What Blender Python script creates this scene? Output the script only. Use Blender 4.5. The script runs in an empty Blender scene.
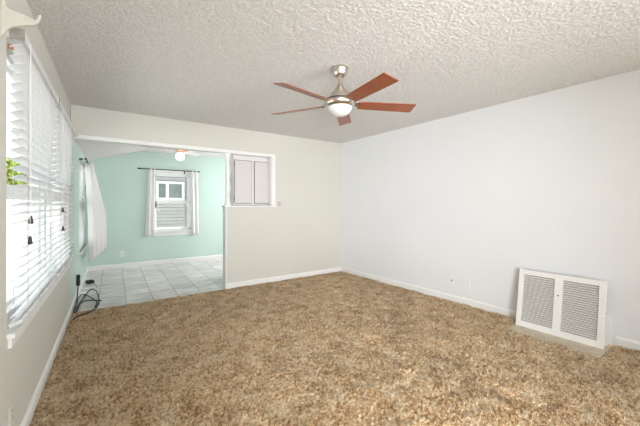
import bpy, bmesh, math, random
import numpy as np
from mathutils import Vector, Matrix

random.seed(7)
RNG = np.random.default_rng(11)
SC = bpy.context.scene
COL = SC.collection

# ------------------------------------------------------------------ camera
CAM_H = 1.262
cam_d = bpy.data.cameras.new('camera')
cam = bpy.data.objects.new('camera', cam_d)
COL.objects.link(cam)
cam.location = (0, 0, CAM_H)
cam.rotation_euler = (math.radians(90), 0, -math.radians(35.4011))
cam_d.sensor_fit = 'HORIZONTAL'
cam_d.sensor_width = 36.0
cam_d.lens = 36.0 * 318.0 / 640.0
cam_d.shift_y = -8.1 / 640.0
cam_d.clip_start = 0.02
SC.camera = cam

# ------------------------------------------------------------------ world, light, exposure
world = bpy.data.worlds.new('sky')
SC.world = world
world.use_nodes = True
bg = world.node_tree.nodes['Background']
bg.inputs['Color'].default_value = (0.86, 0.93, 1.0, 1)
bg.inputs['Strength'].default_value = 2.3

def area(name, loc, rot, sx, sy, power, col):
    d = bpy.data.lights.new(name, 'AREA')
    d.shape = 'RECTANGLE'; d.size = sx; d.size_y = sy
    d.energy = power; d.color = col
    o = bpy.data.objects.new(name, d)
    o.location = loc; o.rotation_euler = rot
    COL.objects.link(o)
    return o

sun_d = bpy.data.lights.new('sun', 'SUN'); sun_d.energy = 16.0; sun_d.angle = math.radians(1.0); sun_d.color = (1.0, 0.96, 0.9)
sun = bpy.data.objects.new('sun', sun_d); COL.objects.link(sun)
sun.rotation_euler = (math.radians(-8), math.radians(24), 0)
fill = area('fill_rear', (3.1, -3.6, 1.20), (math.radians(105), 0, math.radians(30)), 1.4, 1.3, 72, (0.97, 0.98, 1.0))  # added soft fill lamp inside the room, behind the camera
fill.data.spread = math.radians(80)
key = area('key_side', (-0.10, -1.35, 1.10), (math.radians(89), 0, -math.radians(35)), 1.2, 1.0, 40, (0.98, 0.98, 1.0))  # added key lamp, narrowed and turned towards the right wall
key.data.spread = math.radians(66)
area('fill_kitchen', (3.70, 6.3, 1.45), (0, math.radians(76), -math.radians(25)), 1.3, 1.2, 46, (0.98, 0.99, 1.0))  # added lamp that brightens the dining room; no window stands there
vs = SC.view_settings
vs.view_transform = 'Standard'; vs.look = 'None'
vs.gamma = 1.0; vs.use_curve_mapping = False
vs.exposure = -0.07

# ------------------------------------------------------------------ materials
def mat(name, col, rough=0.6, metal=0.0, noise=None, bump=None, emit=None, spec=None):
    """noise=(scale, amount): the colour wanders; bump=(scale, strength, distance)"""
    m = bpy.data.materials.new(name); m.use_nodes = True
    nt = m.node_tree; b = nt.nodes['Principled BSDF']
    b.inputs['Base Color'].default_value = (*col, 1)
    b.inputs['Roughness'].default_value = rough
    b.inputs['Metallic'].default_value = metal
    if spec is not None: b.inputs['Specular IOR Level'].default_value = spec
    tc = nt.nodes.new('ShaderNodeTexCoord')
    if noise:
        n = nt.nodes.new('ShaderNodeTexNoise'); n.inputs['Scale'].default_value = noise[0]
        n.inputs['Detail'].default_value = 4
        nt.links.new(tc.outputs['Object'], n.inputs['Vector'])
        r = nt.nodes.new('ShaderNodeValToRGB')
        a = noise[1]
        r.color_ramp.elements[0].position = 0.3; r.color_ramp.elements[1].position = 0.7
        r.color_ramp.elements[0].color = (*[c * (1 - a) for c in col], 1)
        r.color_ramp.elements[1].color = (*[min(1, c * (1 + a)) for c in col], 1)
        nt.links.new(n.outputs['Fac'], r.inputs['Fac'])
        nt.links.new(r.outputs['Color'], b.inputs['Base Color'])
    if bump:
        n = nt.nodes.new('ShaderNodeTexNoise'); n.inputs['Scale'].default_value = bump[0]
        n.inputs['Detail'].default_value = 3
        nt.links.new(tc.outputs['Object'], n.inputs['Vector'])
        p = nt.nodes.new('ShaderNodeBump'); p.inputs['Strength'].default_value = bump[1]
        p.inputs['Distance'].default_value = bump[2]
        nt.links.new(n.outputs['Fac'], p.inputs['Height'])
        nt.links.new(p.outputs['Normal'], b.inputs['Normal'])
    if emit:
        b.inputs['Emission Color'].default_value = (*emit[0], 1)
        b.inputs['Emission Strength'].default_value = emit[1]
    return m

M = {}
M['wall_white'] = mat('white_wall_paint', (0.81, 0.82, 0.83), 0.55, noise=(1.5, 0.012), bump=(60, 0.06, 0.004))
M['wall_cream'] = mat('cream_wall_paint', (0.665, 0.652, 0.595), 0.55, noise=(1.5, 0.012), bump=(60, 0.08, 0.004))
M['wall_teal'] = mat('pale_green_wall_paint', (0.57, 0.715, 0.655), 0.6, noise=(1.2, 0.015), bump=(50, 0.06, 0.004))
M['ceil'] = mat('popcorn_ceiling', (0.74, 0.73, 0.715), 0.9, noise=(85, 0.13), spec=0.1)  # speckle in the colour stands in for shading among the nodules
M['ceil_smooth'] = mat('smooth_white_ceiling', (0.82, 0.785, 0.77), 0.8, noise=(3, 0.02))
M['trim'] = mat('white_trim_paint', (0.86, 0.86, 0.84), 0.35, noise=(8, 0.01))
M['slat'] = mat('white_slat', (0.80, 0.80, 0.80), 0.35, noise=(10, 0.01))
M['plate'] = mat('white_plastic', (0.84, 0.84, 0.82), 0.3, noise=(20, 0.01))
M['cream_plastic'] = mat('cream_plastic', (0.70, 0.68, 0.62), 0.35, noise=(20, 0.01))
M['beige_plastic'] = mat('beige_plastic', (0.55, 0.50, 0.43), 0.4, noise=(30, 0.03))
M['dark'] = mat('dark_gap', (0.03, 0.03, 0.03), 0.7, noise=(30, 0.1))
M['black'] = mat('black_plastic', (0.010, 0.010, 0.011), 0.6, noise=(30, 0.1))
M['nickel'] = mat('brushed_nickel', (0.62, 0.57, 0.50), 0.28, 1.0, noise=(120, 0.06))
M['steel'] = mat('zinc_steel', (0.55, 0.54, 0.50), 0.45, 0.8, noise=(60, 0.1))
M['bowl'] = mat('frosted_glass', (0.70, 0.71, 0.69), 0.25, noise=(20, 0.01))
M['brown_tassel'] = mat('dark_brown_wood', (0.06, 0.035, 0.025), 0.5, noise=(60, 0.2))
M['cord'] = mat('white_cord', (0.80, 0.79, 0.76), 0.8, noise=(90, 0.05))
M['lad'] = mat('grey_ladder_cord', (0.60, 0.59, 0.57), 0.8, noise=(90, 0.05))
M['board'] = mat('bare_cream_board', (0.62, 0.54, 0.42), 0.7, noise=(14, 0.12))
M['cab'] = mat('white_cabinet_paint', (0.80, 0.78, 0.77), 0.4, noise=(5, 0.015))
M['cab_door'] = mat('pinkish_white_door', (0.69, 0.65, 0.64), 0.4, noise=(5, 0.015))
M['reveal'] = mat('dark_door_edge', (0.12, 0.09, 0.075), 0.6, noise=(30, 0.1))
M['grille'] = mat('white_metal_grille', (0.84, 0.83, 0.80), 0.4, noise=(20, 0.015))
M['duct'] = mat('dark_duct', (0.42, 0.40, 0.37), 0.8, noise=(12, 0.1))
M['globe'] = mat('lit_globe', (0.95, 0.93, 0.88), 0.3, emit=((1.0, 0.93, 0.80), 9.0))
M['copper'] = mat('copper_fitting', (0.62, 0.34, 0.22), 0.35, 0.7, noise=(60, 0.1))
M['fan_white'] = mat('white_fan_blade', (0.92, 0.91, 0.89), 0.4, noise=(8, 0.01))
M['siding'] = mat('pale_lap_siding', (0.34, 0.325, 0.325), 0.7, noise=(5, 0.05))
M['vinyl'] = mat('white_vinyl', (0.88, 0.88, 0.88), 0.35, noise=(9, 0.01))
M['dark_pane'] = mat('grey_window_pane', (0.16, 0.17, 0.17), 0.45, noise=(2.5, 0.45))
M['roof'] = mat('grey_shingle', (0.22, 0.21, 0.20), 0.9, noise=(20, 0.25), bump=(40, 0.5, 0.02))
M['concrete'] = mat('pale_concrete', (0.66, 0.65, 0.63), 0.9, noise=(3, 0.08), bump=(40, 0.3, 0.01))
M['fence'] = mat('white_fence_paint', (0.80, 0.80, 0.80), 0.6, noise=(12, 0.03))
M['leaf'] = mat('yellow_green_leaf', (0.27, 0.34, 0.06), 0.6, noise=(6, 0.4))
M['bark'] = mat('brown_bark', (0.16, 0.10, 0.07), 0.9, noise=(25, 0.3))
M['tan_card'] = mat('orange_brown_tag', (0.45, 0.18, 0.08), 0.6, noise=(30, 0.1))

def wood_material():
    m = bpy.data.materials.new('cherry_wood'); m.use_nodes = True
    nt = m.node_tree; b = nt.nodes['Principled BSDF']
    tc = nt.nodes.new('ShaderNodeTexCoord'); mp = nt.nodes.new('ShaderNodeMapping')
    mp.inputs['Scale'].default_value = (3, 45, 45)
    n = nt.nodes.new('ShaderNodeTexNoise'); n.inputs['Scale'].default_value = 2.2
    n.inputs['Detail'].default_value = 6; n.inputs['Distortion'].default_value = 0.6
    r = nt.nodes.new('ShaderNodeValToRGB')
    r.color_ramp.elements[0].position = 0.32; r.color_ramp.elements[0].color = (0.20, 0.052, 0.020, 1)
    r.color_ramp.elements[1].position = 0.70; r.color_ramp.elements[1].color = (0.36, 0.105, 0.040, 1)
    nt.links.new(tc.outputs['Object'], mp.inputs['Vector']); nt.links.new(mp.outputs['Vector'], n.inputs['Vector'])
    nt.links.new(n.outputs['Fac'], r.inputs['Fac']); nt.links.new(r.outputs['Color'], b.inputs['Base Color'])
    b.inputs['Roughness'].default_value = 0.32
    return m
M['wood'] = wood_material()

def carpet_material(name, dark, mid, light):
    m = bpy.data.materials.new(name); m.use_nodes = True
    nt = m.node_tree; b = nt.nodes['Principled BSDF']
    tc = nt.nodes.new('ShaderNodeTexCoord')
    n = nt.nodes.new('ShaderNodeTexNoise'); n.inputs['Scale'].default_value = 48; n.inputs['Detail'].default_value = 2
    n2 = nt.nodes.new('ShaderNodeTexNoise'); n2.inputs['Scale'].default_value = 7; n2.inputs['Detail'].default_value = 3
    ad = nt.nodes.new('ShaderNodeMath'); ad.operation = 'MULTIPLY_ADD'; ad.inputs[1].default_value = 0.45
    sb = nt.nodes.new('ShaderNodeMath'); sb.operation = 'SUBTRACT'; sb.inputs[1].default_value = 0.225
    r = nt.nodes.new('ShaderNodeValToRGB')
    e = r.color_ramp.elements
    e[0].position = 0.34; e[0].color = (*dark, 1)
    e[1].position = 0.68; e[1].color = (*light, 1)
    k = e.new(0.5); k.color = (*mid, 1)
    nt.links.new(tc.outputs['Object'], n.inputs['Vector']); nt.links.new(tc.outputs['Object'], n2.inputs['Vector'])
    nt.links.new(n2.outputs['Fac'], ad.inputs[0]); nt.links.new(n.outputs['Fac'], ad.inputs[2])
    nt.links.new(ad.outputs[0], sb.inputs[0]); nt.links.new(sb.outputs[0], r.inputs['Fac'])
    nt.links.new(r.outputs['Color'], b.inputs['Base Color'])
    b.inputs['Roughness'].default_value = 0.9
    b.inputs['Specular IOR Level'].default_value = 0.1
    b.inputs['Sheen Weight'].default_value = 0.15
    b.inputs['Sheen Roughness'].default_value = 0.5
    return m
M['carpet'] = carpet_material('brown_shag_carpet', (0.42, 0.245, 0.105), (0.87, 0.63, 0.37), (0.98, 0.88, 0.68))

def tile_material():
    m = bpy.data.materials.new('stone_floor_tile'); m.use_nodes = True
    nt = m.node_tree; b = nt.nodes['Principled BSDF']
    tc = nt.nodes.new('ShaderNodeTexCoord'); mp = nt.nodes.new('ShaderNodeMapping')
    mp.inputs['Rotation'].default_value = (0, 0, math.radians(2.4))
    mp.inputs['Location'].default_value = (0.17, 0.08, 0)
    br = nt.nodes.new('ShaderNodeTexBrick')
    br.offset = 0.0; br.squash = 1.0
    br.inputs['Scale'].default_value = 1.0
    br.inputs['Brick Width'].default_value = 0.31; br.inputs['Row Height'].default_value = 0.31
    br.inputs['Mortar Size'].default_value = 0.006; br.inputs['Mortar Smooth'].default_value = 0.2
    br.inputs['Color1'].default_value = (0.70, 0.66, 0.645, 1); br.inputs['Color2'].default_value = (0.88, 0.83, 0.82, 1)
    br.inputs['Mortar'].default_value = (0.42, 0.40, 0.37, 1); br.inputs['Bias'].default_value = 0.0
    n = nt.nodes.new('ShaderNodeTexNoise'); n.inputs['Scale'].default_value = 6; n.inputs['Detail'].default_value = 6
    mp2 = nt.nodes.new('ShaderNodeMapping'); mp2.inputs['Scale'].default_value = (0.7, 2.2, 1)
    rr = nt.nodes.new('ShaderNodeValToRGB')
    rr.color_ramp.elements[0].position = 0.3; rr.color_ramp.elements[0].color = (0.72, 0.70, 0.68, 1)
    rr.color_ramp.elements[1].position = 0.7; rr.color_ramp.elements[1].color = (1.15, 1.15, 1.15, 1)
    mx = nt.nodes.new('ShaderNodeMixRGB'); mx.blend_type = 'MULTIPLY'; mx.inputs['Fac'].default_value = 1
    L = nt.links.new
    L(tc.outputs['Object'], mp.inputs['Vector']); L(mp.outputs['Vector'], br.inputs['Vector'])
    L(tc.outputs['Object'], mp2.inputs['Vector']); L(mp2.outputs['Vector'], n.inputs['Vector'])
    L(n.outputs['Fac'], rr.inputs['Fac']); L(br.outputs['Color'], mx.inputs['Color1']); L(rr.outputs['Color'], mx.inputs['Color2'])
    L(mx.outputs['Color'], b.inputs['Base Color'])
    bp = nt.nodes.new('ShaderNodeBump'); bp.inputs['Strength'].default_value = 0.4; bp.inputs['Distance'].default_value = 0.004
    bp.invert = True
    L(br.outputs['Fac'], bp.inputs['Height']); L(bp.outputs['Normal'], b.inputs['Normal'])
    b.inputs['Roughness'].default_value = 0.22
    return m
M['tile'] = tile_material()

def glass_material():
    m = bpy.data.materials.new('window_glass'); m.use_nodes = True
    nt = m.node_tree; nt.nodes.clear()
    o = nt.nodes.new('ShaderNodeOutputMaterial'); mix = nt.nodes.new('ShaderNodeMixShader')
    t = nt.nodes.new('ShaderNodeBsdfTransparent'); t.inputs['Color'].default_value = (0.96, 0.98, 0.97, 1)
    g = nt.nodes.new('ShaderNodeBsdfGlossy'); g.inputs['Roughness'].default_value = 0.03
    mix.inputs['Fac'].default_value = 0.001
    nt.links.new(t.outputs[0], mix.inputs[1]); nt.links.new(g.outputs[0], mix.inputs[2]); nt.links.new(mix.outputs[0], o.inputs['Surface'])
    return m
M['glass'] = glass_material()

def cloth_material():
    m = bpy.data.materials.new('sheer_white_cloth'); m.use_nodes = True
    nt = m.node_tree; nt.nodes.clear()
    o = nt.nodes.new('ShaderNodeOutputMaterial'); mix = nt.nodes.new('ShaderNodeMixShader')
    d = nt.nodes.new('ShaderNodeBsdfDiffuse'); d.inputs['Color'].default_value = (0.93, 0.92, 0.91, 1)
    t = nt.nodes.new('ShaderNodeBsdfTranslucent'); t.inputs['Color'].default_value = (0.93, 0.92, 0.91, 1)
    w = nt.nodes.new('ShaderNodeTexNoise'); w.inputs['Scale'].default_value = 300
    bp = nt.nodes.new('ShaderNodeBump'); bp.inputs['Strength'].default_value = 0.1; bp.inputs['Distance'].default_value = 0.001
    nt.links.new(w.outputs['Fac'], bp.inputs['Height']); nt.links.new(bp.outputs['Normal'], d.inputs['Normal'])
    mix.inputs['Fac'].default_value = 0.3
    nt.links.new(d.outputs[0], mix.inputs[1]); nt.links.new(t.outputs[0], mix.inputs[2]); nt.links.new(mix.outputs[0], o.inputs['Surface'])
    return m
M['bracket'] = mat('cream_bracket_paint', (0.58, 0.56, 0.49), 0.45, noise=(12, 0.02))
M['cloth'] = cloth_material()

# ------------------------------------------------------------------ helpers
class MB:
    """collects shapes, then links them as one mesh object"""
    def __init__(self): self.bm = bmesh.new()
    def box(self, x0, x1, y0, y1, z0, z1, mx=None):
        vs_ = [self.bm.verts.new(p) for p in ((x0,y0,z0),(x1,y0,z0),(x1,y1,z0),(x0,y1,z0),(x0,y0,z1),(x1,y0,z1),(x1,y1,z1),(x0,y1,z1))]
        for f in ((0,3,2,1),(4,5,6,7),(0,1,5,4),(1,2,6,5),(2,3,7,6),(3,0,4,7)):
            self.bm.faces.new([vs_[i] for i in f])
        if mx is not None:
            for v in vs_: v.co = mx @ v.co
        return self
    def prism(self, pts, a0, a1, axis='y', mx=None):
        """outline pts pulled along an axis from a0 to a1"""
        def mk(p, a):
            if axis == 'y': return (p[0], a, p[1])
            if axis == 'x': return (a, p[0], p[1])
            return (p[0], p[1], a)
        A = [self.bm.verts.new(mk(p, a0)) for p in pts]; B = [self.bm.verts.new(mk(p, a1)) for p in pts]
        n = len(pts)
        self.bm.faces.new(A); self.bm.faces.new(B[::-1])
        for i in range(n): self.bm.faces.new((A[i], B[i], B[(i+1) % n], A[(i+1) % n]))
        if mx is not None:
            for v in A + B: v.co = mx @ v.co
        return self
    def lathe(self, prof, c=(0,0,0), seg=40, cap=True):
        rings = []
        for r, z in prof:
            rings.append([self.bm.verts.new((c[0]+r*math.cos(2*math.pi*i/seg), c[1]+r*math.sin(2*math.pi*i/seg), c[2]+z)) for i in range(seg)])
        for a, b in zip(rings, rings[1:]):
            for i in range(seg): self.bm.faces.new((a[i], a[(i+1) % seg], b[(i+1) % seg], b[i]))
        if cap:
            self.bm.faces.new(rings[0][::-1]); self.bm.faces.new(rings[-1])
        return self
    def tube(self, pts, r, seg=8, closed=False):
        pts = [Vector(p) for p in pts]; rings = []
        n = len(pts)
        up = Vector((0, 0, 1)); prev = None
        for i, p in enumerate(pts):
            t = (pts[min(i+1, n-1)] - pts[max(i-1, 0)])
            if t.length < 1e-9: t = Vector((0, 0, 1))
            t.normalize()
            u = prev - t * prev.dot(t) if prev is not None else t.cross(up)
            if u.length < 1e-4: u = t.cross(Vector((1, 0, 0)))
            u.normalize(); prev = u; w = t.cross(u)
            rr = r[i] if isinstance(r, (list, tuple)) else r
            rings.append([self.bm.verts.new(p + (u*math.cos(2*math.pi*k/seg) + w*math.sin(2*math.pi*k/seg))*rr) for k in range(seg)])
        for a, b in zip(rings, rings[1:]):
            for k in range(seg): self.bm.faces.new((a[k], a[(k+1) % seg], b[(k+1) % seg], b[k]))
        self.bm.faces.new(rings[0][::-1]); self.bm.faces.new(rings[-1])
        return self
    def build(self, name, material, parent=None, bevel=0.0, smooth=False, loc=None, rot=None):
        bmesh.ops.recalc_face_normals(self.bm, faces=self.bm.faces)
        me = bpy.data.meshes.new(name); self.bm.to_mesh(me); self.bm.free()
        me.materials.append(material)
        o = bpy.data.objects.new(name, me); COL.objects.link(o)
        if smooth:
            me.polygons.foreach_set('use_smooth', [True]*len(me.polygons))
            try: me.set_sharp_from_angle(angle=math.radians(40))
            except Exception: pass
        if bevel:
            md = o.modifiers.new('bevel', 'BEVEL'); md.width = bevel; md.segments = 2
            md.limit_method = 'ANGLE'; md.angle_limit = math.radians(50)
        if parent is not None: o.parent = parent
        if loc is not None: o.location = loc
        if rot is not None: o.rotation_euler = rot
        return o

def numpy_mesh(name, verts, loops, sizes, material, smooth=False):
    me = bpy.data.meshes.new(name)
    me.vertices.add(len(verts)); me.vertices.foreach_set('co', np.asarray(verts, dtype=np.float32).ravel())
    me.loops.add(len(loops)); me.loops.foreach_set('vertex_index', np.asarray(loops, dtype=np.int32))
    me.polygons.add(len(sizes))
    st = np.concatenate(([0], np.cumsum(sizes)[:-1])).astype(np.int32)
    me.polygons.foreach_set('loop_start', st)
    try: me.polygons.foreach_set('loop_total', np.asarray(sizes, dtype=np.int32))
    except Exception: pass
    me.update(calc_edges=True)
    me.polygons.foreach_set('use_smooth', np.full(len(sizes), smooth, dtype=bool))
    me.materials.append(material)
    o = bpy.data.objects.new(name, me); COL.objects.link(o)
    return o

def spline(pts, n=10):
    """smooth path through the points"""
    P = [Vector(p) for p in pts]; out = []
    for i in range(len(P)-1):
        a, b, c, d = P[max(i-1,0)], P[i], P[i+1], P[min(i+2,len(P)-1)]
        for k in range(n):
            t = k/n
            out.append(0.5*((2*b)+(c-a)*t+(2*a-5*b+4*c-d)*t*t+(3*b-3*c+d-a)*t**3))
    out.append(P[-1]); return out

def struct(o): o['kind'] = 'structure'; return o
def tag(o, label, cat, group=None):
    o['label'] = label; o['category'] = cat
    if group: o['group'] = group
    return o
def thing(name, label, cat, loc=(0,0,0), rz=0.0, group=None):
    o = bpy.data.objects.new(name, None); o.empty_display_size = 0.1
    COL.objects.link(o); o.location = loc; o.rotation_euler = (0, 0, rz)
    return tag(o, label, cat, group)

# the left wall leans 2.4 degrees off the room's axis: its own frame is (off the wall, along the wall, up)
LA = math.atan(0.0419)
LX = -0.4224
def LW(off, s, z=0.0):
    return Vector((LX + s*math.sin(LA) + off*math.cos(LA), s*math.cos(LA) - off*math.sin(LA), z))
LM = Matrix.Translation((LX, 0, 0)) @ Matrix.Rotation(-LA, 4, 'Z')

YB, XR, YD, HC = 4.74, 3.86, 7.54, 2.44
YREAR = -4.20
BASE = -0.018          # backing of the carpet; its tips are at z = 0

# ------------------------------------------------------------------ setting: floor, ceiling, walls
def wall_with_holes(mb, x0, x1, s0, s1, z0, z1, holes, mx=None, axis='s'):
    """a wall slab x0..x1 thick that runs s0..s1, with rectangular holes (sa, sb, za, zb)"""
    cuts = sorted({s0, s1, *[h[0] for h in holes], *[h[1] for h in holes]})
    for a, b in zip(cuts, cuts[1:]):
        zs = [(z0, z1)]
        for h in holes:
            if h[0] <= a + 1e-6 and h[1] >= b - 1e-6:
                nz = []
                for q0, q1 in zs:
                    if h[2] > q0: nz.append((q0, min(h[2], q1)))
                    if h[3] < q1: nz.append((max(h[3], q0), q1))
                zs = nz
        for q0, q1 in zs:
            if q1 - q0 < 1e-6: continue
            if axis == 's': mb.box(x0, x1, a, b, q0, q1, mx)
            else: mb.box(a, b, x0, x1, q0, q1, mx)
    return mb

struct(MB().box(-0.80, 4.0, YREAR-0.14, YB-0.02, -0.12, BASE).build('floor', M['carpet']))
struct(MB().box(-0.45, 4.0, YB-0.02, YD+0.14, -0.12, -0.004).build('floor_dining', M['tile']))

S_JOIN = YB / math.cos(LA)
LIV_WIN = (2.075, 4.56, 0.66, 2.06)
DIN_WIN = (5.90, 7.05, 0.56, 1.90)
ADDED_WIN = (-2.10, -0.60, 0.70, 2.00)  # unseen opening added beside the key lamp
struct(wall_with_holes(MB(), -0.15, 0, YREAR-0.1, S_JOIN, -0.12, HC+0.1, [LIV_WIN, ADDED_WIN], LM).build('wall_left', M['wall_cream']))
struct(wall_with_holes(MB(), -0.15, 0, S_JOIN, 7.70, -0.12, 2.6, [DIN_WIN], LM).build('wall_left_dining', M['wall_teal']))
struct(MB().box(XR, XR+0.14, YREAR-0.14, YD+0.14, -0.12, 2.6).build('wall_right', M['wall_white']))
struct(wall_with_holes(MB(), YREAR-0.14, YREAR, -0.78, XR, -0.12, HC+0.1, [(-0.1, 3.5, 0.25, 2.2)], None, 'x').build('wall_rear', M['wall_white']))

mb = MB()
mb.box(-0.22, 2.40, YB, YB+0.12, 2.06, HC+0.1)          # header over the wide opening
mb.box(1.636, 2.40, YB, YB+0.12, -0.12, 1.228)          # half wall
mb.box(2.40, XR, YB, YB+0.12, -0.12, HC+0.1)            # the solid run up to the corner
struct(mb.build('wall_back', M['wall_cream']))
DW = (1.02, 1.83, 0.70, 1.97)
struct(wall_with_holes(MB(), YD, YD+0.14, -0.25, XR, -0.12, 2.6, [DW], None, 'x').build('wall_dining', M['wall_teal']))
struct(MB().box(1.92, XR, 5.53, 5.63, -0.12, 2.6).build('wall_kitchen', M['wall_white']))

# popcorn ceiling: a real lumpy surface
def popcorn():
    x0, x1, y0, y1, c = -0.50, XR, 0.2, YB, 0.0048
    nx = int((x1-x0)/c)+1; ny = int((y1-y0)/c)+1
    H = np.zeros((ny, nx), dtype=np.float32)
    # round nodules sprayed close together, each a few millimetres across
    n = int((x1-x0)*(y1-y0)/0.0190**2)
    px = RNG.integers(0, nx, n); py = RNG.integers(0, ny, n)
    r = 0.0070 + 0.0045*RNG.random(n)
    for dj in range(-3, 4):
        for di in range(-3, 4):
            d2 = (di*di+dj*dj)*c*c
            hh = np.sqrt(np.clip(r*r-d2, 0, None))*0.22
            j = np.clip(py+dj, 0, ny-1); i = np.clip(px+di, 0, nx-1)
            np.maximum.at(H, (j, i), hh.astype(np.float32))
    X, Yy = np.meshgrid(np.linspace(x0, x1, nx), np.linspace(y0, y1, ny))
    X = X + (RNG.random((ny, nx))-0.5)*c*0.5; Yy = Yy + (RNG.random((ny, nx))-0.5)*c*0.5
    Z = HC + 0.002 - H - 0.0012*RNG.random((ny, nx))
    V = np.stack([X, Yy, Z], -1).reshape(-1, 3)
    i = (np.arange(ny-1)[:, None]*nx + np.arange(nx-1)[None, :]).ravel()
    F = np.stack([i, i+nx, i+nx+1, i+1], -1)
    o = numpy_mesh('ceiling', V, F.ravel(), np.full(len(F), 4), M['ceil'], True)
    return struct(o)
popcorn()
struct(MB().box(-0.80, 4.0, YREAR-0.14, YB+0.12, HC+0.03, HC+0.15).box(-0.80, 4.0, YREAR-0.14, 0.2, HC, HC+0.03).build('roof_deck', M['ceil']))

# dining ceiling: flat, with the slope down to the left wall
sl = [(-0.30, 2.055), (0.84, 2.388), (4.0, 2.388), (4.0, 2.50), (-0.30, 2.50)]
struct(MB().prism(sl, YB+0.12, YD+0.14, 'y').build('ceiling_dining', M['ceil_smooth']))

# trim and baseboards
struct(MB().box(-0.223, 2.452, YB-0.014, YB, 2.055, 2.096).build('trim_1', M['trim'], bevel=0.003))
struct(MB().box(-0.223, 2.40, YB, YB+0.12, 2.050, 2.06).build('trim_2', M['trim']))
struct(MB().box(2.396, 2.452, YB-0.014, YB, 1.25, 2.055).build('trim_3', M['trim'], bevel=0.003))
struct(MB().box(2.385, 2.40, YB, YB+0.12, 1.25, 2.06).build('trim_4', M['trim']))
struct(MB().box(1.600, 2.462, YB-0.03, YB+0.14, 1.228, 1.252).build('trim_5', M['trim'], bevel=0.004))
struct(MB().box(1.618, 1.636, YB-0.006, YB+0.126, -0.018, 1.228).build('trim_6', M['trim'], bevel=0.002))

def base_profile(t=0.014, h=0.072): return [(0, BASE), (t, BASE), (t, h-0.016), (t*0.55, h-0.003), (0, h)]
struct(MB().prism([(YB-a, b) for a, b in base_profile()], 1.636, XR-0.012, 'x').build('baseboard_back', M['trim']))
mb = MB()
mb.prism([(XR-a, b) for a, b in base_profile()], YREAR, 0.80, 'y')
mb.prism([(XR-a, b) for a, b in base_profile()], 1.56, YB, 'y')
struct(mb.build('baseboard_right', M['trim']))
struct(MB().prism(base_profile(0.016), YREAR, S_JOIN, 'y', LM).build('baseboard_left', M['trim']))
struct(MB().prism(base_profile(0.016, 0.08), S_JOIN, 7.55, 'y', LM).build('baseboard_left_dining', M['trim']))
struct(MB().prism([(YD-a, b) for a, b in base_profile(0.014, 0.08)], -0.10, XR, 'x').build('baseboard_dining', M['trim']))

# turned post that stands on the half wall
prof = []
for i in range(49):
    t = i/48; z = 1.252 + t*(2.05-1.252)
    r = 0.036 + 0.007*math.cos(t*math.pi*6)
    if t < 0.06 or t > 0.94: r = 0.049
    prof.append((r, z))
tag(MB().lathe(prof, (1.672, YB+0.055, 0), 32).build('turned_post', M['trim'], smooth=True),
    'white turned wooden post standing on the half wall beside the pass-through', 'post')

# ------------------------------------------------------------------ windows
def window_unit(name, mx, w0, w1, z0, z1, depth0, depth1, mullions, rail):
    """frame, sashes and glass inside an opening; local x is depth, local y runs along the wall"""
    t = 0.045
    f = MB()
    f.box(depth0, depth1, w0, w0+t, z0, z1, mx).box(depth0, depth1, w1-t, w1, z0, z1, mx)
    f.box(depth0, depth1, w0+t, w1-t, z0, z0+t, mx).box(depth0, depth1, w0+t, w1-t, z1-t, z1, mx)
    for m_ in mullions: f.box(depth0, depth1, m_-0.045, m_+0.045, z0+t, z1-t, mx)
    fr = struct(f.build(name, M['vinyl']))
    edges = [w0+t] + sum([[m_-0.045, m_+0.045] for m_ in mullions], []) + [w1-t]
    dm = (depth0+depth1)/2
    for a, b in zip(edges[::2], edges[1::2]):
        s = MB()
        s.box(dm-0.018, dm+0.018, a, b, rail-0.02, rail+0.02, mx)
        for q0, q1 in ((z0+t, rail-0.02), (rail+0.02, z1-t)):
            s.box(dm-0.014, dm+0.014, a, a+0.028, q0, q1, mx).box(dm-0.014, dm+0.014, b-0.028, b, q0, q1, mx)
            s.box(dm-0.014, dm+0.014, a+0.028, b-0.028, q0, q0+0.022, mx).box(dm-0.014, dm+0.014, a+0.028, b-0.028, q1-0.022, q1, mx)
        s.build('sash', M['vinyl'], fr)
        g = MB().box(dm-0.003, dm+0.003, a+0.02, b-0.02, z0+t, z1-t, mx)
        g.build('glass', M['glass'], fr)
    return fr

w1 = window_unit('window_1', LM, LIV_WIN[0], LIV_WIN[1], LIV_WIN[2], LIV_WIN[3], -0.13, -0.04, [3.38], 1.335)
MB().box(-0.04, 0.030, 2.078, 4.62, 0.625, 0.650, LM).build('window_sill', M['trim'], w1, bevel=0.004)
MB().box(0.0, 0.014, 2.10, 4.60, 0.575, 0.625, LM).build('apron', M['trim'], w1)
w2 = window_unit('window_2', LM, DIN_WIN[0], DIN_WIN[1], DIN_WIN[2], DIN_WIN[3], -0.13, -0.05, [], 1.25)
MB().box(-0.05, 0.035, DIN_WIN[0]-0.05, DIN_WIN[1]+0.05, DIN_WIN[2]-0.03, DIN_WIN[2], LM).build('window_sill', M['trim'], w2, bevel=0.004)
window_unit('added_window_5', LM, *ADDED_WIN, -0.13, -0.05, [], 1.35)  # unseen window, put in to go with the added key lamp
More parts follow.
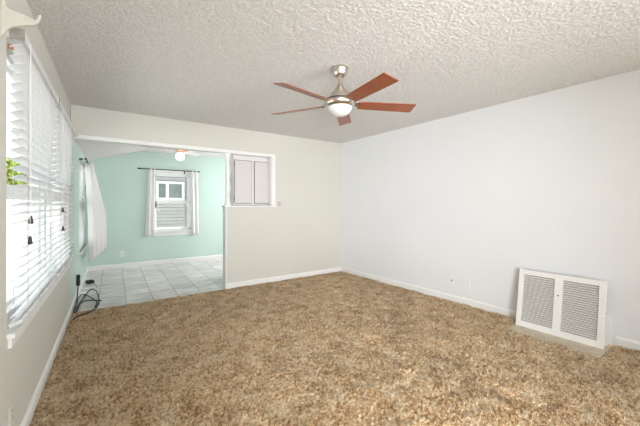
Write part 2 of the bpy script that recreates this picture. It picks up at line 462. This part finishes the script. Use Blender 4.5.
# dining window: local x is depth (towards the room is positive), local y runs along +X
DM = Matrix(((0, 1, 0, 0), (-1, 0, 0, YD), (0, 0, 1, 0), (0, 0, 0, 1)))
w3 = window_unit('window_3', DM, DW[0], DW[1], DW[2], DW[3], -0.11, -0.03, [], 1.325)
mb = MB()
for a, b in ((DW[0]-0.055, DW[0]), (DW[1], DW[1]+0.055)): mb.box(0, 0.014, a, b, DW[2], DW[3]+0.05, DM)
mb.box(0, 0.014, DW[0]-0.055, DW[1]+0.055, DW[3], DW[3]+0.055, DM)
mb.build('casing', M['trim'], w3)
MB().box(-0.03, 0.045, DW[0]-0.075, DW[1]+0.075, DW[2]-0.03, DW[2], DM).build('window_sill', M['trim'], w3, bevel=0.004)
MB().box(0, 0.014, DW[0]-0.055, DW[1]+0.055, DW[2]-0.10, DW[2]-0.03, DM).build('apron', M['trim'], w3)
RM = Matrix(((0, 1, 0, 0), (1, 0, 0, YREAR), (0, 0, 1, 0), (0, 0, 0, 1)))
window_unit('window_4', RM, -0.1, 3.5, 0.25, 2.2, -0.12, -0.05, [1.1, 2.3], 1.35)  # unseen window, added wide to let sky light into the room

# ------------------------------------------------------------------ shag carpet pile
def carpet_pile():
    sp = 0.0150
    xs = np.arange(-0.36, XR-0.012, sp); ys = np.arange(0.30, YB-0.012, sp)
    X, Yy = np.meshgrid(xs, ys); X = X.ravel(); Yy = Yy.ravel()
    n = len(X)
    X = X + (RNG.random(n)-0.5)*sp*1.3; Yy = Yy + (RNG.random(n)-0.5)*sp*1.3
    keep = X > (LX + 0.0419*Yy + 0.022)
    keep &= (X < XR-0.02)
    keep &= ~((X > 3.43) & (Yy > 0.80) & (Yy < 1.555))
    edge = 4.722 + 0.012*np.sin(X*37) + 0.008*np.sin(X*91)
    keep &= Yy < edge
    # only the part of the room in front of the camera's back, generous to the sides
    keep &= (Yy > 0.62*X - 1.9)
    X, Yy = X[keep], Yy[keep]; n = len(X)
    # slow fields: where the pile was brushed
    fx = (np.sin(X*2.1+Yy*1.3+0.4)+np.sin(X*4.7-Yy*2.9+1.9)+0.8*np.sin(X*9.1+Yy*7.7)+0.6*np.sin(Yy*15.0-X*4))*0.30
    fy = (np.sin(X*1.7-Yy*2.3+2.2)+np.sin(X*3.9+Yy*4.1)+0.8*np.sin(-X*8.3+Yy*9.9+1.0)+0.6*np.sin(X*17.0+Yy*3))*0.30
    B = 5
    N = n*B
    cx = np.repeat(X, B) + RNG.normal(0, 0.0036, N); cy = np.repeat(Yy, B) + RNG.normal(0, 0.0036, N)
    lx = np.repeat(fx, B)*0.010 + RNG.normal(0, 0.0072, N); ly = np.repeat(fy, B)*0.010 + RNG.normal(0, 0.0072, N)
    # tufts of several strands lean together
    tx = np.repeat(RNG.normal(0, 0.006, n), B); ty = np.repeat(RNG.normal(0, 0.006, n), B)
    lx += tx; ly += ty
    def field(cell):
        g = RNG.normal(0, 1, (int(8/cell)+3, int(8/cell)+3))
        u = (X+1)/cell; v = (Yy+1)/cell
        i = u.astype(int); j = v.astype(int); fu = u-i; fv = v-j
        return g[j,i]*(1-fu)*(1-fv)+g[j,i+1]*fu*(1-fv)+g[j+1,i]*(1-fu)*fv+g[j+1,i+1]*fu*fv
    lx += np.repeat(field(0.04), B)*0.008; ly += np.repeat(field(0.04), B)*0.008
    clump = np.repeat(field(0.034)*0.0042 + field(0.09)*0.002, B)
    hgt = clump + 0.0195 + np.repeat(RNG.normal(0, 0.0045, n), B) + RNG.normal(0, 0.002, N)
    hgt = np.clip(hgt, 0.007, 0.034)
    r0 = 0.0030 + 0.0012*RNG.random(N)
    ang = RNG.random(N)*6.283
    V = np.zeros((N, 7, 3), dtype=np.float32)
    for k in range(3):
        a = ang + k*2.0944
        V[:, k, 0] = cx + r0*np.cos(a); V[:, k, 1] = cy + r0*np.sin(a); V[:, k, 2] = BASE-0.001
        V[:, 3+k, 0] = cx + lx*0.45 + r0*1.05*np.cos(a+0.5); V[:, 3+k, 1] = cy + ly*0.45 + r0*1.05*np.sin(a+0.5); V[:, 3+k, 2] = BASE + hgt*0.22
    V[:, 6, 0] = cx + lx*1.25; V[:, 6, 1] = cy + ly*1.25; V[:, 6, 2] = BASE + hgt
    base = (np.arange(N)*7)[:, None]
    quads = np.array([[0,1,4,3],[1,2,5,4],[2,0,3,5]]).ravel()[None, :]
    tris = np.array([[3,4,6],[4,5,6],[5,3,6]]).ravel()[None, :]
    loops = np.concatenate([base+quads, base+tris], 1).ravel()
    sizes = np.tile([4,4,4,3,3,3], N)
    o = numpy_mesh('carpet_pile', V.reshape(-1, 3), loops, sizes, M['carpet'], True)
    o['kind'] = 'stuff'
    tag(o, 'brown and tan shag carpet pile covering the living room floor', 'carpet')
carpet_pile()

# ------------------------------------------------------------------ ceiling fan with wooden blades
FAN = Vector((1.72, 2.123, HC))
fan = thing('ceiling_fan', 'brushed nickel ceiling fan with five reddish wood blades and an unlit bowl shade', 'ceiling fan', FAN)
MB().lathe([(0.070, -0.002), (0.071, -0.018), (0.068, -0.030), (0.066, -0.034), (0.066, -0.045), (0.055, -0.072), (0.036, -0.090), (0.022, -0.094)]).build('canopy', M['nickel'], fan, smooth=True)
MB().lathe([(0.0127, -0.09), (0.0127, -0.16)], seg=20).build('downrod', M['nickel'], fan, smooth=True)
MB().lathe([(0.020, -0.140), (0.024, -0.152), (0.030, -0.166), (0.052, -0.196), (0.078, -0.222), (0.085, -0.232), (0.085, -0.262), (0.060, -0.268), (0.02, -0.27)]).build('motor_housing', M['nickel'], fan, smooth=True)
MB().lathe([(0.085, -0.262), (0.084, -0.276), (0.06, -0.279), (0.02, -0.281)]).build('motor_band', M['nickel'], fan, smooth=True)
MB().lathe([(0.06, -0.278), (0.126, -0.280), (0.130, -0.283), (0.130, -0.288), (0.08, -0.290)]).build('switch_ring', M['dark'], fan, smooth=True)
MB().lathe([(0.08, -0.289), (0.128, -0.289), (0.135, -0.296), (0.135, -0.308), (0.130, -0.324), (0.120, -0.336), (0.106, -0.343), (0.09, -0.344)]).build('light_fitter', M['nickel'], fan, smooth=True)
MB().lathe([(0.104, -0.341), (0.103, -0.350), (0.095, -0.372), (0.078, -0.394), (0.055, -0.409), (0.028, -0.417), (0.004, -0.419)]).build('light_bowl', M['bowl'], fan, smooth=True)
zb = 2.123 - HC
pitch = math.radians(-14)
for k in range(5):
    a = math.radians(262.2 + 72*k)
    outline = [(0.165, -0.052), (0.23, -0.058), (0.655, -0.066), (0.668, -0.062), (0.668, 0.062), (0.655, 0.066), (0.23, 0.058), (0.165, 0.052)]
    b_ = MB().prism(outline, -0.0035, 0.0035, 'z').build('blade', M['wood'], fan, bevel=0.0015)
    b_.matrix_parent_inverse = Matrix.Identity(4)
    b_.rotation_euler = Matrix.Rotation(a, 3, 'Z').to_euler()
    b_.rotation_euler = (Matrix.Rotation(a, 3, 'Z') @ Matrix.Rotation(pitch, 3, 'X')).to_euler()
    b_.location = (0, 0, zb)
    h_ = MB()
    h_.prism([(0.075, -0.022), (0.16, -0.035), (0.215, -0.030), (0.225, 0), (0.215, 0.030), (0.16, 0.035), (0.075, 0.022)], 0.004, 0.011, 'z')
    ir = h_.build('blade_iron', M['nickel'], fan, bevel=0.002)
    ir.rotation_euler = b_.rotation_euler; ir.location = (0, 0, zb)

# ------------------------------------------------------------------ dining fan with white blades and a lit globe
fan2 = thing('ceiling_fan', 'small white ceiling fan with a lit round globe in the dining room', 'ceiling fan', (1.277, 6.2, 2.388))
MB().lathe([(0.075, 0), (0.078, -0.02), (0.070, -0.045), (0.055, -0.055)]).build('canopy', M['copper'], fan2, smooth=True)
MB().lathe([(0.055, -0.05), (0.095, -0.065), (0.100, -0.085), (0.095, -0.115), (0.06, -0.135), (0.045, -0.15)]).build('motor_housing', M['copper'], fan2, smooth=True)
MB().lathe([(0.045, -0.148), (0.05, -0.165), (0.042, -0.175)]).build('light_fitter', M['copper'], fan2, smooth=True)
gl = [(0.036, -0.170)] + [(0.073*math.sin(t), -0.244+0.073*math.cos(t)) for t in np.linspace(0.52, 3.10, 16)]
MB().lathe(gl).build('globe', M['globe'], fan2, smooth=True)
ch = MB().tube([(0.075, 0, -0.14), (0.077, 0, -0.30), (0.077, 0, -0.50)], 0.003, 6)
pc = ch.build('pull_chain', M['steel'], fan2)
MB().lathe([(0.003, -0.50), (0.010, -0.515), (0.012, -0.545), (0.005, -0.56)], (0.077, 0, 0), 12).build('chain_knob', M['brown_tassel'], pc, smooth=True)
for k in range(5):
    aa = math.radians(43.0 + 72*k)
    b_ = MB().prism([(0.15, -0.045), (0.20, -0.055), (0.56, -0.066), (0.60, -0.050), (0.60, 0.050), (0.56, 0.066), (0.20, 0.055), (0.15, 0.045)], -0.003, 0.003, 'z').build('blade', M['fan_white'], fan2)
    b_.rotation_euler = (Matrix.Rotation(aa, 3, 'Z') @ Matrix.Rotation(math.radians(-11), 3, 'X')).to_euler(); b_.location = (0, 0, -0.142)
    i_ = MB().prism([(0.05, -0.012), (0.18, -0.025), (0.20, 0), (0.18, 0.025), (0.05, 0.012)], 0.003, 0.008, 'z').build('blade_iron', M['copper'], fan2)
    i_.rotation_euler = b_.rotation_euler; i_.location = (0, 0, -0.142)

# ------------------------------------------------------------------ blinds on the left windows
def blind(name, label, s0, s1, z_bot, z_top, c_off, width, pitch_, tilt, tassels, cords, group):
    root = thing(name, label, 'blind', LW(0, s0, z_bot), -LA, group)
    L_ = s1 - s0
    H = z_top - z_bot
    hw = 0.033
    MB().box(c_off-hw, c_off+hw, 0, L_, H-0.048, H).build('headrail', M['slat'], root, bevel=0.002)
    for e in (-0.003, L_): MB().box(c_off-hw-0.003, c_off+hw+0.003, e, e+0.003, H-0.054, H+0.004).build('end_bracket', M['steel'], root)
    s = MB()
    n = int((H-0.075)/pitch_)
    q = math.radians(tilt)
    for i in range(n):
        zc = H - 0.080 - i*pitch_
        prof_ = []
        for u in (-1, -0.5, 0, 0.5, 1):
            prof_.append((u*width/2, 0.0012*(1-u*u)))
        th_ = 0.0028
        pts = prof_ + [(p[0], p[1]-th_) for p in prof_[::-1]]
        rp = [(c_off + p[0]*math.cos(q) - p[1]*math.sin(q), zc + p[0]*math.sin(q) + p[1]*math.cos(q)) for p in pts]
        s.prism(rp, 0.006, L_-0.006, 'y')
    s.build('slats', M['slat'], root)
    c, sn = math.cos(q), math.sin(q)
    rail = [(c_off+a*c-b*sn, 0.012+a*sn+b*c) for a, b in ((-width/2,-0.009),(width/2,-0.009),(width/2,0.009),(-width/2,0.009))]
    MB().prism(rail, 0.004, L_-0.004, 'y').build('bottom_rail', M['slat'], root, bevel=0.002)
    lc = MB()
    for f in cords:
        y = f*L_
        for o_ in (-width/2-0.003, width/2+0.003):
            lc.tube([(c_off+o_, y, 0.012), (c_off+o_, y, H-0.05)], 0.0016, 5)
    lc.build('ladder_cord', M['lad'], root)
    for (sy, zz) in tassels:
        y = sy - s0; o_ = c_off + hw + 0.006
        cd = MB().tube([(o_, y, zz-z_bot+0.018), (o_, y, H-0.03)], 0.0014, 5).build('pull_cord', M['cord'], root)
        MB().lathe([(0.0035, 0.020), (0.0055, 0.017), (0.009, -0.004), (0.0105, -0.017), (0.009, -0.022)], (o_, y, zz-z_bot), 14).build('tassel', M['brown_tassel'], cd, smooth=True)
    return root

G = 'wide white blinds on the living room window'
blind('window_blind', 'white slatted blind nearest the camera on the living room window', 2.118, 3.300, 0.672, 2.120, 0.022, 0.050, 0.0455, 22, [(2.232, 1.185), (2.212, 1.080)], (0.095, 0.36, 0.64, 0.90), G)
blind('window_blind', 'white slatted blind farther along the living room window, beside the dining opening', 3.335, 4.590, 0.672, 2.120, 0.022, 0.050, 0.0455, 22, [(3.470, 1.222), (3.490, 1.062)], (0.10, 0.36, 0.64, 0.92), G)
blind('window_blind', 'narrow white slatted blind behind the gathered curtain on the dining room side window', 5.92, 7.03, 0.575, 1.905, -0.015, 0.036, 0.038, 10, [], (0.12, 0.5, 0.88), None)
# torn orange tag under the near headrail
tag(MB().prism([(0, 0), (0.022, -0.004), (0.024, -0.028), (0.004, -0.022)], 0, 0.004, 'y').build('paper_tag', M['tan_card'], loc=LW(-0.010, 2.135, 2.045), rot=(0, 0, -LA)),
    'small orange brown scrap stuck under the near end of the blind headrail', 'tag')

# ------------------------------------------------------------------ curtain pole brackets
BR = [(0.0, 2.005), (0.007, 2.019), (0.023, 2.051), (0.039, 2.066), (0.063, 2.078), (0.090, 2.088), (0.114, 2.096), (0.128, 2.111), (0.137, 2.135), (0.1395, 2.148), (0.135, 2.153), (0.128, 2.148), (0.125, 2.133), (0.116, 2.120), (0.097, 2.127), (0.076, 2.135), (0.053, 2.138), (0.035, 2.141), (0.022, 2.150), (0.014, 2.174), (0.010, 2.225), (0.009, 2.255), (0.0, 2.260)]
def pole_bracket(label, s, sc):
    r = thing('curtain_bracket', label, 'bracket', LW(0, s, 2.005), -LA, 'curtain pole brackets by the living room window')
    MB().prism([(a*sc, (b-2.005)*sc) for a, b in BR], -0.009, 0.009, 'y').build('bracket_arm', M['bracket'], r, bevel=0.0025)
    for a, b in ((0.085, 2.115), (0.024, 2.12)):
        MB().tube([(a*sc, -0.0115, (b-2.005)*sc), (a*sc, -0.007, (b-2.005)*sc)], 0.003, 10).build('screw', M['steel'], r)
    return r
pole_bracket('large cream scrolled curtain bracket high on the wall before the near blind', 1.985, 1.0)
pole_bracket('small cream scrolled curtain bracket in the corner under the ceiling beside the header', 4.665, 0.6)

# ------------------------------------------------------------------ curtains and rods
def cloth(path_fn, nu, nz, name, label, group=None):
    """path_fn(u, t) -> point; u across the gathered cloth, t from top (0) to hem (1); a real thickness is added"""
    V = np.array([[path_fn(i/(nu-1), j/(nz-1)) for i in range(nu)] for j in range(nz)], dtype=float).reshape(-1, 3)
    i = (np.arange(nz-1)[:, None]*nu + np.arange(nu-1)[None, :]).ravel()
    F = np.stack([i, i+1, i+nu+1, i+nu], -1)
    o = numpy_mesh(name, V, F.ravel(), np.full(len(F), 4), M['cloth'], True)
    md = o.modifiers.new('thickness', 'SOLIDIFY'); md.thickness = 0.0022
    return tag(o, label, 'curtain', group)

def dining_curtain(x0, x1, xb0, xb1, folds, seed, label):
    def fn(u, t):
        a = x0 + (x1-x0)*u; b = xb0 + (xb1-xb0)*u
        x = a + (b-a)*t
        amp = 0.006 + 0.004*t
        y = YD - 0.075 + amp*math.sin(u*folds*2*math.pi + seed + 0.5*math.sin(t*3+seed)) + 0.006*math.sin(u*folds*5.1+seed*2)
        return (x, y, 2.028 - t*(2.028-0.597 - 0.010*math.sin(u*9+seed)))
    return cloth(fn, 80, 30, 'curtain', label, 'white panels on the dining window')
dining_curtain(0.925, 1.045, 0.865, 1.035, 2, 0.4, 'white curtain panel hanging left of the dining window')
dining_curtain(1.775, 1.925, 1.785, 1.945, 2, 1.7, 'white curtain panel hanging right of the dining window')
rod = thing('curtain_rod', 'black curtain rod above the window in the green dining wall', 'curtain rod', (0.76, YD, 2.012))
MB().tube([(0.0, -0.075, 0), (1.16, -0.075, 0)], 0.009, 10).build('pole', M['black'], rod, smooth=True)
for x in (0.02, 1.14):
    MB().box(x-0.008, x+0.008, -0.08, 0, -0.012, 0.004).build('bracket', M['black'], rod)
for x, s_ in ((0.0, -1), (1.16, 1)):
    MB().tube([(x, -0.075, 0), (x+s_*0.012, -0.075, 0), (x+s_*0.03, -0.075, 0), (x+s_*0.04, -0.075, 0)], [0.009, 0.014, 0.014, 0.004], 10).build('finial', M['black'], rod, smooth=True)

rod2 = thing('curtain_rod', 'black curtain rod end on the dining side window, seen end-on over the gathered curtain', 'curtain rod', LW(0, 5.80, 1.935), -LA)
MB().tube([(0.08, 0, 0), (0.08, 1.40, 0)], 0.009, 10).build('pole', M['black'], rod2, smooth=True)
for y in (0.03, 1.36):
    MB().box(0, 0.045, y-0.010, y+0.010, -0.014, 0.010).build('bracket', M['black'], rod2)
    
MB().tube([(0.08, 0.0, 0), (0.08, -0.012, 0), (0.08, -0.03, 0)], [0.010, 0.016, 0.012], 12).build('finial', M['black'], rod2, smooth=True)
def side_curtain(u, t):
    s = 6.25 + 0.93*u
    amp = 0.052*(1-0.25*t)
    lean = 0.0 if t < 0.05 else (t-0.05)
    off = 0.082 + amp*math.sin(u*7*2*math.pi+0.6+0.6*math.sin(t*2.2)) + (0.03+0.13*u)*min(1.0, lean*1.8)**0.8 + 0.05*lean*u
    off = max(off, 0.026)
    return tuple(LW(off, s + 0.03*math.sin(t*4+u*20)*t, 1.955 - t*(1.955 - (0.36 + 0.10*u))))
cloth(side_curtain, 150, 34, 'curtain', 'white sheer curtain gathered on the left wall of the dining room')

# small raised mini blind and its cord inside the dining window
mbld = thing('window_blind', 'thin raised mini blind with a dark pull cord inside the dining window', 'blind', (DW[0], YD, DW[3]))
MB().box(0.05, DW[1]-DW[0]-0.05, 0.012, 0.028, -0.085, -0.047).build('headrail', M['slat'], mbld)
c_ = MB().tube([(0.055, 0.006, -0.07), (0.055, 0.006, -0.70)], 0.004, 6).build('pull_cord', M['dark'], mbld)
MB().lathe([(0.004, -0.62), (0.012, -0.65), (0.014, -0.74), (0.006, -0.78)], (0.055, 0.004, 0), 12).build('tassel', M['dark'], c_, smooth=True)

# ------------------------------------------------------------------ kitchen cabinet seen through the pass-through
cab = thing('wall_cabinet', 'white two-door kitchen cabinet seen through the pass-through opening', 'cabinet', (1.735, 4.884, 1.262))
MB().box(0.055, 0.80, 0.0, 0.33, 0.0, 2.388-1.262).build('body', M['cab'], cab)
for a, b, hx in ((0.074, 0.361, None), (0.414, 0.702, 0.690)):
    MB().box(a-0.009, b+0.009, -0.004, 0.0, 0.030-0.009, 0.708+0.009).build('door_edge', M['reveal'], cab)
    d_ = MB().box(a, b, -0.016, -0.004, 0.030, 0.708).build('door', M['cab_door'], cab, bevel=0.002)
    if hx:
        MB().tube([(hx, -0.016, 0.36), (hx, -0.030, 0.37), (hx, -0.030, 0.42), (hx, -0.016, 0.43)], 0.005, 8).build('handle', M['dark'], d_)
    else:
        for z in (0.10, 0.64): MB().box(a-0.013, a-0.001, -0.019, -0.006, z-0.03, z+0.03).build('hinge', M['reveal'], d_)

# ------------------------------------------------------------------ wall plates and the thermostat
def plate(name, label, cat, mx, kind, w=0.072, h=0.116, pm='plate'):
    """local x is off the wall, local y along it"""
    r = thing(name, label, cat); r.matrix_world = mx
    MB().box(0, 0.006, -w/2, w/2, -h/2, h/2).build('cover_plate', M[pm], r, bevel=0.002)
    if kind == 'duplex':
        for z in (-0.020, 0.020):
            rc = MB().box(0.006, 0.009, -0.017, 0.017, z-0.014, z+0.014).build('receptacle', M[pm], r, bevel=0.002)
            MB().box(0.0088, 0.0095, -0.009, -0.006, z-0.004, z+0.008).box(0.0088, 0.0095, 0.006, 0.009, z-0.004, z+0.008).build('slot', M['dark'], rc)
        MB().tube([(0.006, 0, 0), (0.0085, 0, 0)], 0.003, 10).build('screw', M['steel'], r)
    elif kind == 'jack':
        MB().tube([(0.006, 0, 0), (0.014, 0, 0)], 0.0085, 12).build('jack', M['black'], r)
    elif kind == 'decora':
        MB().box(0.006, 0.009, -0.0165, 0.0165, -0.0335, 0.0335).build('receptacle', M[pm], r, bevel=0.001)
        MB().box(0.0055, 0.0062, -0.019, 0.019, -0.036, 0.036).build('seam', M['lad'], r)
    return r
MR = lambda y, z: Matrix.Translation((XR, y, z)) @ Matrix.Rotation(math.pi, 4, 'Z')
MBk = lambda x, y, z: Matrix.Translation((x, y, z)) @ Matrix.Rotation(-math.pi/2, 4, 'Z')
ML = lambda s, z: Matrix.Translation(LW(0, s, z)) @ Matrix.Rotation(-LA, 4, 'Z')
plate('cable_jack', 'white wall plate with a dark round jack low on the white wall', 'wall plate', MR(2.417, 0.265), 'jack')
plate('wall_outlet', 'white outlet plate right beside the jack plate on the white wall', 'outlet', MR(2.203, 0.262), 'decora')
plate('wall_outlet', 'cream wall outlet low on the half wall under the pass-through', 'outlet', MBk(2.104, YB, 0.262), 'duplex', pm='cream_plastic')
plate('wall_outlet', 'white wall outlet low on the green dining wall under the window', 'outlet', MBk(0.46, YD, 0.272), 'duplex')
plate('wall_outlet', 'cream wall outlet under the living room window at the photo edge', 'outlet', ML(2.14, 0.235), 'duplex', pm='cream_plastic')
plate('wall_outlet', 'outlet behind the black adapter on the side wall of the dining room', 'outlet', ML(5.33, 0.272), 'duplex')
th = thing('thermostat', 'small beige thermostat on the wall right of the pass-through', 'thermostat', (2.530, YB, 1.285))
MB().box(-0.036, 0.036, -0.006, 0, -0.050, 0.050).build('back_plate', M['plate'], th, bevel=0.002)
MB().box(-0.027, 0.027, -0.028, -0.006, -0.042, 0.042).build('body', M['beige_plastic'], th, bevel=0.004)
MB().box(-0.016, 0.016, -0.0295, -0.028, -0.012, 0.020).build('window', M['lad'], th)

# ------------------------------------------------------------------ return air grille leaning on its duct box, bare strip in front
tag(MB().box(3.718, XR-0.001, 0.846, 1.53, BASE, 0.262).build('duct_box', M['grille'], bevel=0.004), 'low white box against the wall behind the leaning air grille', 'duct')
tag(MB().prism([(3.440, 1.552), (3.395, 0.805), (3.76, 0.805), (3.76, 1.552)], BASE, -0.006, 'z').build('floor_strip', M['board'], bevel=0.001),
    'bare cream board on the floor in front of the leaning grille', 'board')
gr = thing('air_grille', 'white double louvered air return grille leaning by the right wall', 'air grille', (3.640, 0.832, -0.006))
gr.rotation_euler = (0, math.radians(9.8), 0)
GW, GH = 0.715, 0.588
f = MB()
f.box(0, 0.022, 0, 0.050, 0, GH).box(0, 0.022, GW-0.045, GW, 0, GH).box(0, 0.022, 0.324, 0.391, 0, GH)
f.box(0, 0.022, 0.050, 0.324, 0, 0.060).box(0, 0.022, 0.391, GW-0.045, 0, 0.060)
f.box(0, 0.022, 0.050, 0.324, GH-0.048, GH).box(0, 0.022, 0.391, GW-0.045, GH-0.048, GH)
f.build('frame', M['grille'], gr, bevel=0.002)
for a, b in ((0.050, 0.324), (0.391, GW-0.045)):
    lv = MB(); n = 22
    for i in range(n):
        z = 0.066 + (GH-0.048-0.066-0.006)*(i+0.5)/n
        lv.prism([(0.001, z-0.0035), (0.002, z-0.0062), (0.019, z+0.0030), (0.018, z+0.0055)], a, b, 'y')
    lv.build('louver_panel', M['grille'], gr)
    MB().box(0.0212, 0.0222, a-0.01, b+0.01, 0.05, GH-0.04).build('filter_backing', M['duct'], gr)
MB().tube([(-0.004, 0.357, 0.385), (0.002, 0.357, 0.385)], 0.007, 12).build('latch', M['black'], gr)
MB().tube([(-0.003, 0.025, 0.42), (0.002, 0.025, 0.42)], 0.004, 10).build('screw', M['steel'], gr)

# ------------------------------------------------------------------ adapter and cables by the opening
ad = thing('power_adapter', 'black plug-in adapter on the side wall with a tangled black cord', 'adapter', LW(0, 5.33, 0.262), -LA)
MB().box(0.009, 0.048, -0.028, 0.024, -0.075, 0.068).build('housing', M['black'], ad, bevel=0.006)
W = lambda pts: [ad.matrix_basis.inverted() @ Vector(p) for p in pts]
ad.matrix_basis = Matrix.Translation(LW(0, 5.33, 0.262)) @ Matrix.Rotation(-LA, 4, 'Z')
zc = 0.006
p1 = [LW(0.030, 5.31, 0.20), LW(0.030, 5.20, 0.10), LW(0.034, 4.95, 0.02), LW(0.036, 4.72, zc), (-0.165, 4.72, zc), (-0.165, 4.90, zc), (-0.120, 5.32, zc), (-0.060, 5.70, zc+0.01), (-0.012, 5.74, zc+0.02), (0.035, 5.50, zc+0.02), (0.053, 5.03, zc), (0.02, 4.76, zc), (-0.038, 4.60, 0.008), (-0.111, 4.52, 0.010), (-0.165, 4.47, 0.010), (-0.185, 4.40, 0.008)]
MB().tube(spline(W(p1), 8), 0.0070, 8).build('cord', M['black'], ad, smooth=True)
p2 = [LW(0.036, 4.80, 0.02), LW(0.034, 5.15, 0.03), (-0.150, 5.42, 0.03), (-0.105, 5.47, 0.02), (-0.022, 5.25, 0.015), (0.031, 5.00, 0.012), (0.010, 4.80, zc)]
cb = tag(MB().tube(spline(p2, 8), 0.0065, 8).build('black_cable', M['black'], smooth=True), 'loose black cable arched across the tangle on the tile', 'cable', 'loose cables on the tile')
p3 = [(-0.160, 4.82, zc), (-0.150, 4.95, zc+0.012), (-0.106, 5.12, zc+0.012), (-0.021, 5.09, 0.022), (0.031, 5.05, 0.018), (0.085, 5.06, zc)]
tag(MB().tube(spline(p3, 8), 0.0062, 8).build('black_cable', M['black'], smooth=True), 'loose black cable whose free end points toward the middle of the tile', 'cable', 'loose cables on the tile')
MB_ = thing('cable_plug', 'small black plug box lying on the tile by the side wall', 'plug', (-0.055, 6.36, -0.004), 0.3)
MB().box(-0.045, 0.045, -0.06, 0.06, 0, 0.045).build('housing', M['black'], MB_, bevel=0.006)
MB().tube(spline([(0.0, -0.06, 0.02), (0.02, -0.14, 0.012), (0.0, -0.28, 0.006), (-0.03, -0.45, 0.006)], 6), 0.0035, 6).build('cord', M['black'], MB_, smooth=True)

# ------------------------------------------------------------------ outside
struct(MB().box(-14, 14, -10, 24, -0.55, -0.42).build('ground', M['concrete']))
# neighbouring house beyond the dining window
HY = 10.3
nh = thing('neighbor_house', 'pale sided neighboring house seen through the dining window', 'house', (2.0, HY, -0.42))
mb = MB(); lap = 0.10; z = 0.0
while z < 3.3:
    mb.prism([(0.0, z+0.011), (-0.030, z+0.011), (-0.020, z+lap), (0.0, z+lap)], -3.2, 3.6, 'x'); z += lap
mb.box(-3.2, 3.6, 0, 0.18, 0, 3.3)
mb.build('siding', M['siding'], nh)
MB().box(-3.5, 3.9, -0.45, 0.5, 3.3, 3.42).build('eave', M['roof'], nh)
mb = MB()
x0, x1, z0, z1 = -0.60, 0.225, 1.83, 2.37
wf = MB().box(x0, x1, -0.075, 0.0, z0, z0+0.06).box(x0, x1, -0.075, 0, z1-0.06, z1).box(x0, x0+0.05, -0.075, 0, z0+0.06, z1-0.06).box(x1-0.06, x1, -0.075, 0, z0+0.06, z1-0.06).box(-0.275, -0.205, -0.06, 0, z0+0.06, z1-0.06).box(-0.525, -0.475, -0.06, 0, z0+0.06, z1-0.06).build('window_frame', M['vinyl'], nh)
MB().box(x0+0.04, x1-0.05, -0.04, -0.03, z0+0.05, z1-0.05).build('pane', M['dark_pane'], wf)
MB().box(0.30, 0.42, -0.07, 0.0, 0, 3.3).build('corner_board', M['siding'], nh)

# white picket fence that runs out from the house corner, a bush behind it
fe = thing('picket_fence', 'white picket fence outside, glimpsed through the living room blinds', 'fence', (-0.35, 7.9, -0.42))
MB().box(-4.2, 0, 0.02, 0.06, 0.35, 0.44).box(-4.2, 0, 0.02, 0.06, 1.35, 1.44).build('rail', M['fence'], fe)
for i in range(30):
    x = -0.10 - i*0.14
    MB().prism([(x-0.045, 0), (x+0.045, 0), (x+0.045, 1.66), (x, 1.72), (x-0.045, 1.66)], 0, 0.02, 'y').build('picket', M['fence'], fe)
tr = thing('tree', 'yellow-green tree outside, glimpsed at the near edge of the blinds', 'tree', (-2.85, 13.2, -0.42))
MB().tube([(0, 0, 0), (0.05, 0, 1.2), (0.35, 0.05, 2.4)], [0.11, 0.08, 0.04], 10).build('trunk', M['bark'], tr)
nl = 2600
c0 = RNG.normal(0, 1, (nl, 3)); c0 /= np.linalg.norm(c0, axis=1)[:, None]
c0 = c0*(RNG.random((nl, 1))**0.4)*np.array([0.75, 0.75, 0.55]) + np.array([0.62, 0, 2.55])
d1 = RNG.normal(0, 1, (nl, 3)); d1 /= np.linalg.norm(d1, axis=1)[:, None]
d2 = np.cross(d1, RNG.normal(0, 1, (nl, 3))); d2 /= np.linalg.norm(d2, axis=1)[:, None]
Lf = 0.07
V = np.stack([c0-d1*Lf, c0+d2*Lf*0.5+np.array([0,0,0.01]), c0+d1*Lf, c0-d2*Lf*0.5], 1)
ob = numpy_mesh('foliage', V.reshape(-1, 3), np.arange(nl*4), np.full(nl, 4), M['leaf'])
ob.parent = tr
